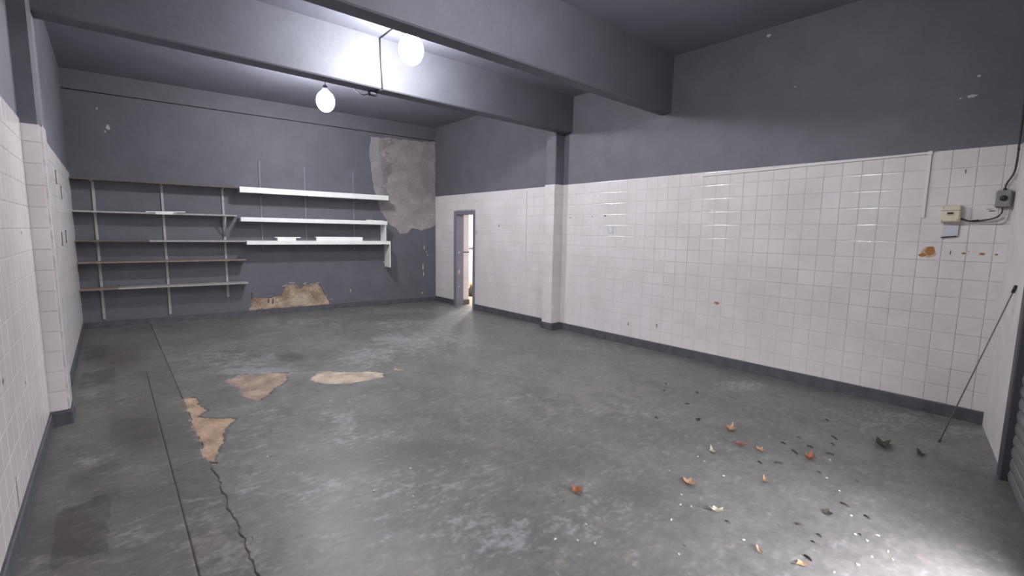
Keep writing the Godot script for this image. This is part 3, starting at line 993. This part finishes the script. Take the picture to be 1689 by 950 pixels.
func make_lamps() -> void:
	bulb_lamp(Vector3(2.37, 3.3, -6.704), CEILING_Y, "bare lit bulb hanging in the back bay", LAMP_BACK)
	bulb_lamp(Vector3(2.34, 3.3, -4.255), 3.62, "bare lit bulb hanging between the two ceiling beams", LAMP_MID)
	bulb_lamp(Vector3(2.35, 3.26, LAMP_FRONT_Z), CEILING_Y, "bare lit bulb hanging in front of the nearer beam, above the picture", LAMP_FRONT)
	var feed := thing("cable", "thin dark cable running down the farther beam face to a small box", "cable", Transform3D())
	part(feed, "ceiling_run", tube([Vector3(2.34, 3.612, -4.28), Vector3(2.354, 3.612, -4.955)], 0.007), mats.cable)
	part(feed, "drop", tube([Vector3(2.354, 3.612, -4.958), Vector3(2.36, 3.4, -4.96), Vector3(2.376, 3.085, -4.962)], 0.008), mats.cable)
	part(feed, "underside_run", tube([Vector3(2.376, 3.085, -4.962), Vector3(2.33, 3.083, -5.1)], 0.008), mats.cable)
	part(feed, "slack_loop", tube(curve([Vector3(2.33, 3.08, -5.12), Vector3(2.3, 3.1, -5.35), Vector3(2.3, 3.3, -5.7), Vector3(2.33, 3.62, -6.2), Vector3(2.36, 3.755, -6.66)]), 0.005), mats.cable)
	var junction := thing("junction_box", "small grey junction box under the farther beam", "junction box", Transform3D(Basis(), Vector3(2.33, 3.09, -5.11)))
	part(junction, "body", box(Vector3(0.09, 0.04, 0.07), 0.006), mats.dark_metal, shift(0, -0.02, 0))
	part(junction, "lid", box(Vector3(0.08, 0.008, 0.06), 0.003), mats.black, shift(0, -0.043, 0))


func bulb_lamp(at: Vector3, hung_from: float, label: String, energy: float) -> void:
	var lamp := thing("hanging_bulb", label, "light bulb", Transform3D(Basis(), at), "bare bulbs down the middle of the room")
	var globe := []
	for k in 15:
		var a := PI * k / 14.0 * 0.86
		globe.append([sin(a) * 0.122, -cos(a) * 0.145])
	globe.append([0.04, 0.15])
	globe.append([0.0, 0.15])
	part(lamp, "glass_bulb", lathe(globe, 28), mats.bulb)
	part(lamp, "cap", lathe([[0.0, 0.145], [0.04, 0.145], [0.036, 0.175], [0.0, 0.175]], 16), mats.grey_metal)
	part(lamp, "socket", lathe([[0.0, 0.17], [0.03, 0.17], [0.03, 0.2], [0.018, 0.215], [0.0, 0.215]], 16), mats.black)
	part(lamp, "cord", tube([Vector3(0, 0.21, 0), Vector3(0.004, (hung_from - at.y + 0.21) / 2, 0.003), Vector3(0, hung_from - at.y - 0.004, 0)], 0.006), mats.cable)
	var light := OmniLight3D.new()
	light.name = "bulb_light"
	light.light_color = Color(0.985, 0.985, 1.0)
	light.light_energy = energy
	light.omni_range = 16.0
	light.omni_attenuation = 2.0
	light.light_size = 0.1
	light.shadow_enabled = true
	lamp.add_child(light)


# ---------------------------------------------------------------- shelving

func board(parent: Node3D, called: String, u0: float, u1: float, y0: float, y1: float, d0: float, d1: float, m: Material, chamfer := 0.002) -> MeshInstance3D:
	var o: Node3D = parent
	var here := back_frame.affine_inverse() * o.transform
	return part(parent, called, box(Vector3(u1 - u0, y1 - y0, d1 - d0), chamfer), m, shift((u0 + u1) / 2 - here.origin.x, (y0 + y1) / 2 - here.origin.y, (d0 + d1) / 2 - here.origin.z))


func on_back(u: float, y: float, d := 0.0) -> Transform3D:
	return back_frame * shift(u, y, d)


func make_left_shelving() -> void:
	var posts := [[0.307, 0.13, 2.235, "leftmost of the three pale shelf uprights, beside the tiled left wall"], [1.124, 0.135, 2.225, "middle of the three pale shelf uprights on the dark wall"], [1.946, 0.365, 2.22, "shortest pale shelf upright, carrying a slanted brace"]]
	for p in posts:
		var t := thing("shelf_upright", p[3], "upright", on_back(p[0], p[1]), "uprights of the left shelves")
		var tall: float = p[2] - p[1]
		part(t, "rail", box(Vector3(0.034, tall, 0.022), 0.004), mats.grey_metal, shift(0, tall / 2, 0.012))
		var y := 0.08
		while y < tall:
			part(t, "screw", box(Vector3(0.012, 0.012, 0.004), 0.003), mats.dark_metal, shift(0, y, 0.0245))
			y += 0.52
	# height of the top, [from, to, material] of each length of board
	var rows := [
		[2.235, [[0.075, 2.15, mats.board_brown]], "long brown board at the top of the left shelves"],
		[1.77, [[0.07, 2.118, mats.board_dusty]], "pale board, second from the top of the left shelves, with thin strips on it"],
		[1.343, [[0.08, 0.93, mats.board_brown], [0.93, 2.229, mats.board_dusty]], "middle board of the left shelves, brown at its left end"],
		[1.025, [[0.08, 2.22, mats.board_wood]], "tan wooden board, second from the bottom of the left shelves"],
		[0.628, [[0.08, 0.52, mats.board_wood], [0.52, 2.236, mats.board_dusty]], "lowest board of the left shelves, pale with a brown left end"]]
	for r in rows:
		var t := thing("shelf", r[2], "shelf", on_back(0.0, r[0]), "boards of the left shelves")
		for b in r[1]:
			board(t, "board", b[0], b[1], r[0] - 0.024, r[0], 0.027, 0.27, b[2])
		for u in [0.307, 1.124, 1.946]:
			board(t, "bracket", u - 0.012, u + 0.012, r[0] - 0.036, r[0] - 0.025, 0.027, 0.24, mats.grey_metal)
		if r[0] == 1.77:
			part(t, "brace", tube([Vector3(1.946, -0.36, 0.03), Vector3(1.95, -0.04, 0.25)], 0.012, 6), mats.grey_metal)
	var strip := thing("wood_strip", "thin white strip lying tilted on the second left shelf", "strip", on_back(1.16, 1.77, 0.18))
	part(strip, "strip", box(Vector3(0.5, 0.016, 0.05), 0.003), mats.board_white, Transform3D(Basis(Vector3.BACK, 0.03), Vector3(0, 0.018, 0)))
	part(strip, "packing_block", box(Vector3(0.04, 0.012, 0.04), 0.002), mats.board_dusty, shift(0.12, 0.006, 0))
	var slip := thing("wood_strip", "short white slip on the front edge of the second left shelf", "strip", on_back(1.14, 1.7712, 0.253))
	part(slip, "slip", box(Vector3(0.24, 0.012, 0.06), 0.003), mats.board_white, shift(0, 0.006, 0))
	part(slip, "lip", box(Vector3(0.22, 0.03, 0.008), 0.002), mats.board_white, shift(0, -0.012, 0.026))


func make_right_shelving() -> void:
	var rails := [[2.52, 1.195, 2.73, "grey wall rail above the left end of the white shelves"], [3.257, 1.19, 2.7, "grey wall rail behind the middle of the white shelves"], [4.148, 1.16, 2.685, "grey wall rail behind the right end of the white shelves"]]
	for p in rails:
		var t := thing("wall_rail", p[3], "rail", on_back(p[0], p[1]), "rails behind the white shelves")
		var tall: float = p[2] - p[1]
		part(t, "rail", box(Vector3(0.026, tall, 0.016), 0.003), mats.dull_rail, shift(0, tall / 2, 0.009))
		var y := 0.06
		while y < tall:
			part(t, "slot", box(Vector3(0.006, 0.02, 0.002), 0.0005), mats.dark_metal, shift(0, y, 0.0175))
			y += 0.24
	var rows := [
		[2.145, 2.24, 2.165, 4.735, "top white boxed shelf in front of the grey wall"],
		[1.665, 1.738, 2.16, 4.7, "middle white boxed shelf with an upright board under its right end"],
		[1.276, 1.342, 2.232, 4.76, "bottom white boxed shelf with loose boards on it"]]
	for k in 3:
		var r: Array = rows[k]
		var t := thing("white_shelf", r[4], "shelf", on_back(0.0, r[0]), "white shelves on the right")
		board(t, "top_board", r[2], r[3], r[1] - 0.018, r[1], 0.02, 0.342, mats.board_white)
		board(t, "front_board", r[2], r[3], r[0], r[1], 0.342, 0.36, mats.board_white, 0.003)
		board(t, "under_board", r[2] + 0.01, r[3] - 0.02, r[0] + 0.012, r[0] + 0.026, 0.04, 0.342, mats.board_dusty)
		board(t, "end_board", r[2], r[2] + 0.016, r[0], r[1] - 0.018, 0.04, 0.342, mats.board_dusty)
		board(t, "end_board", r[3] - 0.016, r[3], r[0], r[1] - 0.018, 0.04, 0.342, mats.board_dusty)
		for u in [2.52, 3.257, 4.148]:
			board(t, "bracket", u - 0.014, u + 0.014, r[0] - 0.012, r[0] + 0.012, 0.018, 0.3, mats.dark_metal)
		if k == 1:
			board(t, "upright_board", 4.668, 4.686, 1.343, r[0], 0.06, 0.33, mats.board_white)
		if k == 2:
			board(t, "hanging_board", 4.744, 4.762, 0.812, r[0], 0.06, 0.355, mats.board_white)
	var a := thing("loose_board", "short white board lying across a block on the bottom white shelf", "board", on_back(2.87, 1.342, 0.2))
	part(a, "block", box(Vector3(0.3, 0.05, 0.12), 0.003), mats.board_white, shift(0.0, 0.025, 0.02))
	part(a, "board", box(Vector3(0.42, 0.016, 0.16), 0.003), mats.board_white, shift(0.02, 0.058, 0))
	var b := thing("loose_board", "long white board standing on edge on the bottom white shelf", "board", on_back(3.8, 1.342, 0.2))
	part(b, "panel", box(Vector3(0.86, 0.075, 0.02), 0.003), mats.board_white, shift(0, 0.0375, 0.06))
	part(b, "edge_strip", box(Vector3(0.86, 0.016, 0.09), 0.003), mats.board_white, shift(0, 0.067, 0.0))
	part(b, "foot_strip", box(Vector3(0.86, 0.016, 0.06), 0.003), mats.board_dusty, shift(0, 0.008, 0.02))
	var c := thing("loose_board", "thin white slat lying at the right end of the middle white shelf", "board", on_back(4.5, 1.738, 0.22))
	part(c, "slat", box(Vector3(0.36, 0.014, 0.05), 0.003), mats.board_white, Transform3D(Basis(Vector3.UP, 0.12), Vector3(0, 0.007, 0)))
	part(c, "chip", box(Vector3(0.12, 0.012, 0.04), 0.003), mats.board_dusty, shift(-0.12, 0.02, 0.0))


# ---------------------------------------------------------------- on the right wall

func on_right(z: float, y: float) -> Transform3D:
	return right_frame * shift(z, y, 0.008)


func make_electrics() -> void:
	var b := thing("breaker_box", "cream plastic breaker box with a dark window on the tiled wall", "breaker box", on_right(-0.585, 1.698))
	part(b, "back_box", box(Vector3(0.128, 0.142, 0.05), 0.006), mats.cream_dark, shift(0, 0.071, 0.025))
	var cover := part(b, "cover", box(Vector3(0.122, 0.136, 0.025), 0.008), mats.cream, shift(0, 0.071, 0.056))
	part(cover, "seam", box(Vector3(0.118, 0.004, 0.004), 0.001), mats.scuff, shift(0, 0.028, 0.0115))
	part(cover, "window", box(Vector3(0.046, 0.034, 0.006), 0.002), mats.cream_dark, shift(0.0, 0.0, 0.012))
	part(cover, "switch", box(Vector3(0.038, 0.016, 0.01), 0.002), mats.black, shift(0.0, 0.004, 0.014))
	for s in [[-0.048, 0.054], [-0.048, -0.054], [0.048, -0.054]]:
		part(cover, "screw", box(Vector3(0.008, 0.008, 0.004), 0.002), mats.scuff, shift(s[0], s[1], 0.012))
	var card := thing("paper_card", "small pale card hanging below the cream breaker box", "card", on_right(-0.578, 1.568))
	part(card, "sheet", box(Vector3(0.1, 0.104, 0.004), 0.001), mats.paper, Transform3D(Basis(Vector3.RIGHT, -0.06), Vector3(0, 0.056, 0.008)))
	part(card, "curled_edge", tube([Vector3(-0.055, 0.0, 0.012), Vector3(-0.01, 0.008, 0.014), Vector3(0.045, 0.012, 0.012)], 0.006, 6), mats.cable)
	part(card, "side_edge", box(Vector3(0.005, 0.1, 0.008), 0.001), mats.box_grey, shift(0.051, 0.06, 0.006))
	var g := thing("switch_box", "grey switch box with a black round knob near the corner", "switch box", on_right(-0.285, 1.812))
	part(g, "housing", box(Vector3(0.092, 0.14, 0.05), 0.01), mats.box_grey, shift(0, 0.07, 0.025))
	part(g, "face", box(Vector3(0.08, 0.126, 0.012), 0.004), mats.box_grey, shift(0, 0.07, 0.053))
	part(g, "knob", lathe([[0.0, 0.0], [0.022, 0.0], [0.022, 0.012], [0.017, 0.02], [0.0, 0.02]], 18), mats.black, Transform3D(Basis(Vector3.RIGHT, PI / 2), Vector3(0, 0.075, 0.058)))
	part(g, "gland", lathe([[0.0, 0.0], [0.012, 0.0], [0.012, 0.016], [0.0, 0.016]], 12), mats.black, shift(0.0, 0.138, 0.028))
	var up := thing("cable", "black cable leaving the top of the grey switch box", "cable", on_right(-0.285, 1.96))
	part(up, "run", tube(curve([Vector3(0, -0.01, 0.028), Vector3(0.004, 0.04, 0.03), Vector3(0.035, 0.12, 0.03), Vector3(0.045, 0.22, 0.06), Vector3(0.043, 0.5, 0.07), Vector3(0.043, 1.2, 0.07)]), 0.007), mats.cable)
	part(up, "clip", box(Vector3(0.014, 0.02, 0.02), 0.003), mats.black, shift(0.047, 0.3, 0.07))
	var across := thing("cable", "black cable sagging from the grey switch box to the breaker box", "cable", on_right(-0.43, 1.7))
	part(across, "run", tube(curve([Vector3(0.145, 0.115, 0.028), Vector3(0.143, 0.07, 0.03), Vector3(0.115, 0.035, 0.03), Vector3(0.05, 0.015, 0.022), Vector3(-0.03, 0.008, 0.022), Vector3(-0.07, 0.02, 0.03), Vector3(-0.095, 0.03, 0.03)]), 0.006), mats.cable)
	part(across, "tape", tube([Vector3(0.02, 0.012, 0.022), Vector3(-0.02, 0.008, 0.022)], 0.009), mats.black)
	var pale := thing("cable", "pale twin cable drooping under the black cable beside the breaker box", "cable", on_right(-0.43, 1.68))
	part(pale, "run", tube(curve([Vector3(-0.09, 0.04, 0.014), Vector3(-0.02, 0.016, 0.012), Vector3(0.08, 0.01, 0.012), Vector3(0.15, 0.012, 0.012), Vector3(0.175, 0.05, 0.012), Vector3(0.18, 0.12, 0.012)]), 0.005), mats.cable_white)
	part(pale, "second_run", tube(curve([Vector3(-0.09, 0.05, 0.012), Vector3(0.0, 0.028, 0.01), Vector3(0.1, 0.026, 0.01), Vector3(0.16, 0.06, 0.01)]), 0.004), mats.cable_white)
	var trunk := thing("cable_trunking", "slim white trunking along the tile top with a drop near the breaker box", "trunking", on_right(-0.768, 0.0))
	var tilt := atan2(0.035, 2.06)
	part(trunk, "long_run", box(Vector3(2.07, 0.02, 0.014), 0.003), mats.trunking, Transform3D(Basis(Vector3.BACK, tilt), Vector3(-1.03, 2.284, 0.007)))
	part(trunk, "drop", box(Vector3(0.024, 0.56, 0.014), 0.003), mats.trunking, shift(0.0, 2.02, 0.007))
	part(trunk, "corner_piece", box(Vector3(0.032, 0.032, 0.018), 0.003), mats.trunking, shift(0.0, 2.3, 0.009))
	var thin := thing("conduit", "thin white vertical conduit between doorway and pillar", "conduit", on_right(-5.98, 1.1))
	part(thin, "run", box(Vector3(0.02, 1.16, 0.014), 0.003), mats.trunking, shift(0, 0.58, 0.007))
	part(thin, "end_cap", box(Vector3(0.024, 0.02, 0.018), 0.003), mats.trunking, shift(0, 0.0, 0.009))
	var plate_thing := thing("switch_plate", "small blank white plate on the tiles near the pillar", "switch plate", on_right(-4.168, 1.555))
	part(plate_thing, "plate", box(Vector3(0.09, 0.112, 0.008), 0.003), mats.paper, shift(0, 0.056, 0.004))
	part(plate_thing, "insert", box(Vector3(0.045, 0.07, 0.006), 0.002), mats.trunking, shift(0, 0.056, 0.008))
	# the long rod leaning in the corner
	var foot := Vector3(4.728, 0.006, -0.411)
	var head := Vector3(4.83, 1.238, -0.132)
	var rod := thing("metal_rod", "long thin rod leaning against the white wall beside the shutter", "rod", Transform3D(Basis(), foot))
	part(rod, "shaft", tube([Vector3.ZERO, head - foot], 0.0045, 8), mats.rod)
	part(rod, "tip", tube([(head - foot) * 0.955, (head - foot)], 0.01, 8), mats.black)
	part(rod, "ferrule", tube([Vector3.ZERO, (head - foot) * 0.015], 0.008, 8), mats.black)


# ---------------------------------------------------------------- leaves and crumbs on the floor

# a dry leaf with pointed lobes, curled up at its sides
func leaf_mesh(shape_seed: int, lobes: int, slim: float, curl: float) -> ArrayMesh:
	var r := RandomNumberGenerator.new()
	r.seed = shape_seed
	var st := begin(true)
	var rim := []
	var inner := []
	var count := lobes * 4
	for k in count:
		var a := TAU * k / count
		var reach := (0.5 if k % 4 == 0 else 0.3 if k % 2 == 0 else 0.38) * r.randf_range(0.85, 1.15)
		for pair in [[rim, 1.0], [inner, 0.5]]:
			var p := Vector3(cos(a) * reach * pair[1], 0, sin(a) * reach * slim * pair[1])
			p.y = curl * (p.z * p.z * 1.6 + p.x * p.x * 0.8) + 0.02 * sin(a * 3.0 + shape_seed)
			pair[0].append(p)
	for k in count:
		var l := (k + 1) % count
		for t in [[Vector3(0, 0.0, 0), inner[k], inner[l]], [inner[k], rim[k], rim[l]], [inner[k], rim[l], inner[l]]]:
			st.add_vertex(t[0])
			st.add_vertex(t[1])
			st.add_vertex(t[2])
	return done(st)


func make_debris() -> void:
	var shapes := [leaf_mesh(1, 5, 0.8, 1.1), leaf_mesh(2, 5, 0.6, 1.5), leaf_mesh(3, 3, 0.4, 1.0), leaf_mesh(4, 4, 0.7, 0.5)]
	# x, z, size, shape, material, turn, label
	var leaves := [
		[2.038, -1.72, 0.085, 0, "leaf_orange", 0.4, "rust-orange dry leaf, the one nearest the middle of the floor"],
		[2.651, -1.335, 0.09, 0, "leaf_tan", 1.3, "tan curled dry leaf to the right of the rust-orange one"],
		[3.679, -1.534, 0.12, 1, "leaf_tan", 0.2, "ochre dry leaf, largest and farthest of the pale leaves"],
		[2.499, -1.082, 0.085, 1, "leaf_pale", 2.2, "whitish dry leaf below the tan curled one"],
		[3.199, -1.455, 0.1, 2, "leaf_pale", 0.6, "thin pale rolled leaf near the middle of the litter"],
		[3.463, -1.366, 0.075, 1, "leaf_orange", 1.9, "dark reddish leaf scrap just right of the thin pale rolled leaf"],
		[3.484, -1.237, 0.07, 0, "leaf_tan", 0.9, "small peach leaf beside the dark reddish scrap"],
		[3.064, -1.044, 0.085, 2, "leaf_tan", 0.5, "narrow peach leaf lying alone in front of the litter"],
		[3.634, -0.962, 0.11, 1, "leaf_orange", 0.1, "flat reddish leaf on a rusty smear towards the right wall"],
		[2.336, -0.794, 0.06, 2, "leaf_tan", 0.8, "small peach leaf near the bottom edge of the picture"],
		[2.395, -0.624, 0.06, 3, "leaf_tan", 2.6, "broken peach leaf at the bottom, beside a grey twig"],
		[2.97, -0.673, 0.065, 3, "leaf_dark", 0.3, "olive leaf on the brightest part of the floor"],
		[4.298, -0.679, 0.15, 0, "leaf_dark", 0.6, "large dark olive leaf in front of the leaning rod"],
		[4.347, -0.467, 0.11, 2, "leaf_dark", 0.5, "long dark leaf nearest the foot of the leaning rod"],
		[3.67, -1.805, 0.06, 3, "leaf_dark", 0.0, "black leaf scrap between the bare floor and the ochre leaf"]]
	for l in leaves:
		var t := thing("dry_leaf", l[6], "leaf", Transform3D(Basis(Vector3.UP, l[5]), Vector3(l[0], 0.004, l[1])), "dry leaves blown onto the floor")
		var s: float = l[2] * 1.1
		part(t, "blade", shapes[l[3]], mats[l[4]], Transform3D(Basis.from_scale(Vector3(s, s, s)), Vector3(0, 0.003, 0)))
		part(t, "stalk", tube([Vector3(s * 0.3, 0.004, 0), Vector3(s * 0.75, 0.003, s * 0.12)], 0.0014, 5), mats.twig)
	# dark bits of bark and stalk: x, z, length, turn
	var bits := [[4.45, -1.873, 0.04, 0.1], [4.32, -2.15, 0.05, 0.2], [4.533, -1.099, 0.06, 0.0], [4.172, -0.953, 0.09, 0.1], [3.954, -1.129, 0.04, 0.8], [3.752, -1.171, 0.05, 0.3], [3.843, -1.021, 0.06, 0.5], [4.024, -0.926, 0.05, 0.2], [3.825, -0.889, 0.06, 0.9], [3.385, -1.076, 0.07, 1.4], [3.656, -1.062, 0.09, 0.1], [3.458, -0.85, 0.04, 0.2], [3.525, -0.659, 0.03, 0.0], [3.428, -2.048, 0.05, 0.5], [4.307, -2.489, 0.05, 0.1], [4.104, -2.387, 0.05, 0.0], [3.94, -2.05, 0.05, 1.5], [2.467, -0.618, 0.06, 0.4], [3.148, -0.633, 0.07, 0.6], [2.728, -0.738, 0.05, 1.3], [2.707, -0.637, 0.04, 0.2], [2.621, -0.64, 0.035, 0.5], [2.88, -0.5, 0.03, 0.2], [2.45, -1.0, 0.04, 0.7], [3.29, -1.16, 0.05, 0.3], [2.2, -2.0, 0.025, 0.2], [2.08, -1.05, 0.02, 0.6], [2.63, -0.81, 0.02, 0.0], [3.1, -0.52, 0.05, 0.3], [1.9, -1.7, 0.02, 0.5]]
	for b in bits:
		var t := thing("dark_crumb", "small dark crumb of bark or stalk among the leaves", "crumb", Transform3D(Basis(Vector3.UP, b[3] + 0.7), Vector3(b[0], 0.004, b[1])), "dark crumbs on the floor")
		var s: float = b[2] * 0.72
		part(t, "crumb", tube([Vector3(-s / 2, 0.004, 0), Vector3(0, 0.006, s * 0.06), Vector3(s / 2, 0.003, -s * 0.04)], minf(0.0045, s * 0.13), 6), mats.twig if b[2] > 0.049 else mats.bit_grey)
	# white flecks of paint and plaster
	var flecks := [[3.04, -1.478], [3.009, -1.413], [2.229, -1.209], [1.833, -1.48], [2.003, -1.035], [2.92, -1.238], [2.869, -0.522], [2.363, -0.878], [2.853, -0.467], [2.455, -0.507], [0.958, -3.301], [0.981, -3.27], [1.426, -4.142], [2.833, -0.377], [2.775, -0.348], [3.72, -0.86], [3.42, -0.8], [3.3, -0.7], [2.5, -1.3], [2.7, -1.5], [2.4, -1.25], [2.43, -1.2], [1.75, -1.35], [1.7, -1.42], [1.62, -1.5], [2.6, -0.45], [2.72, -0.42], [2.95, -0.44], [3.05, -0.58], [0.72, -3.35], [1.1, -2.5], [1.4, -2.6], [1.25, -2.3], [1.2, -2.2], [1.55, -4.0], [0.5, -5.25]]
	for k in flecks.size():
		var f: Array = flecks[k]
		var t := thing("white_fleck", "tiny white fleck of paint on the floor", "fleck", Transform3D(Basis(Vector3.UP, k * 1.7), Vector3(f[0], 0.004, f[1])), "white flecks on the floor")
		part(t, "fleck", plate(blob(rng.randf_range(0.004, 0.009), rng.randf_range(0.003, 0.006), 300 + k, 0.4, 8), 0.004), mats.fleck, Transform3D(Basis(Vector3.RIGHT, -PI / 2), Vector3.ZERO))
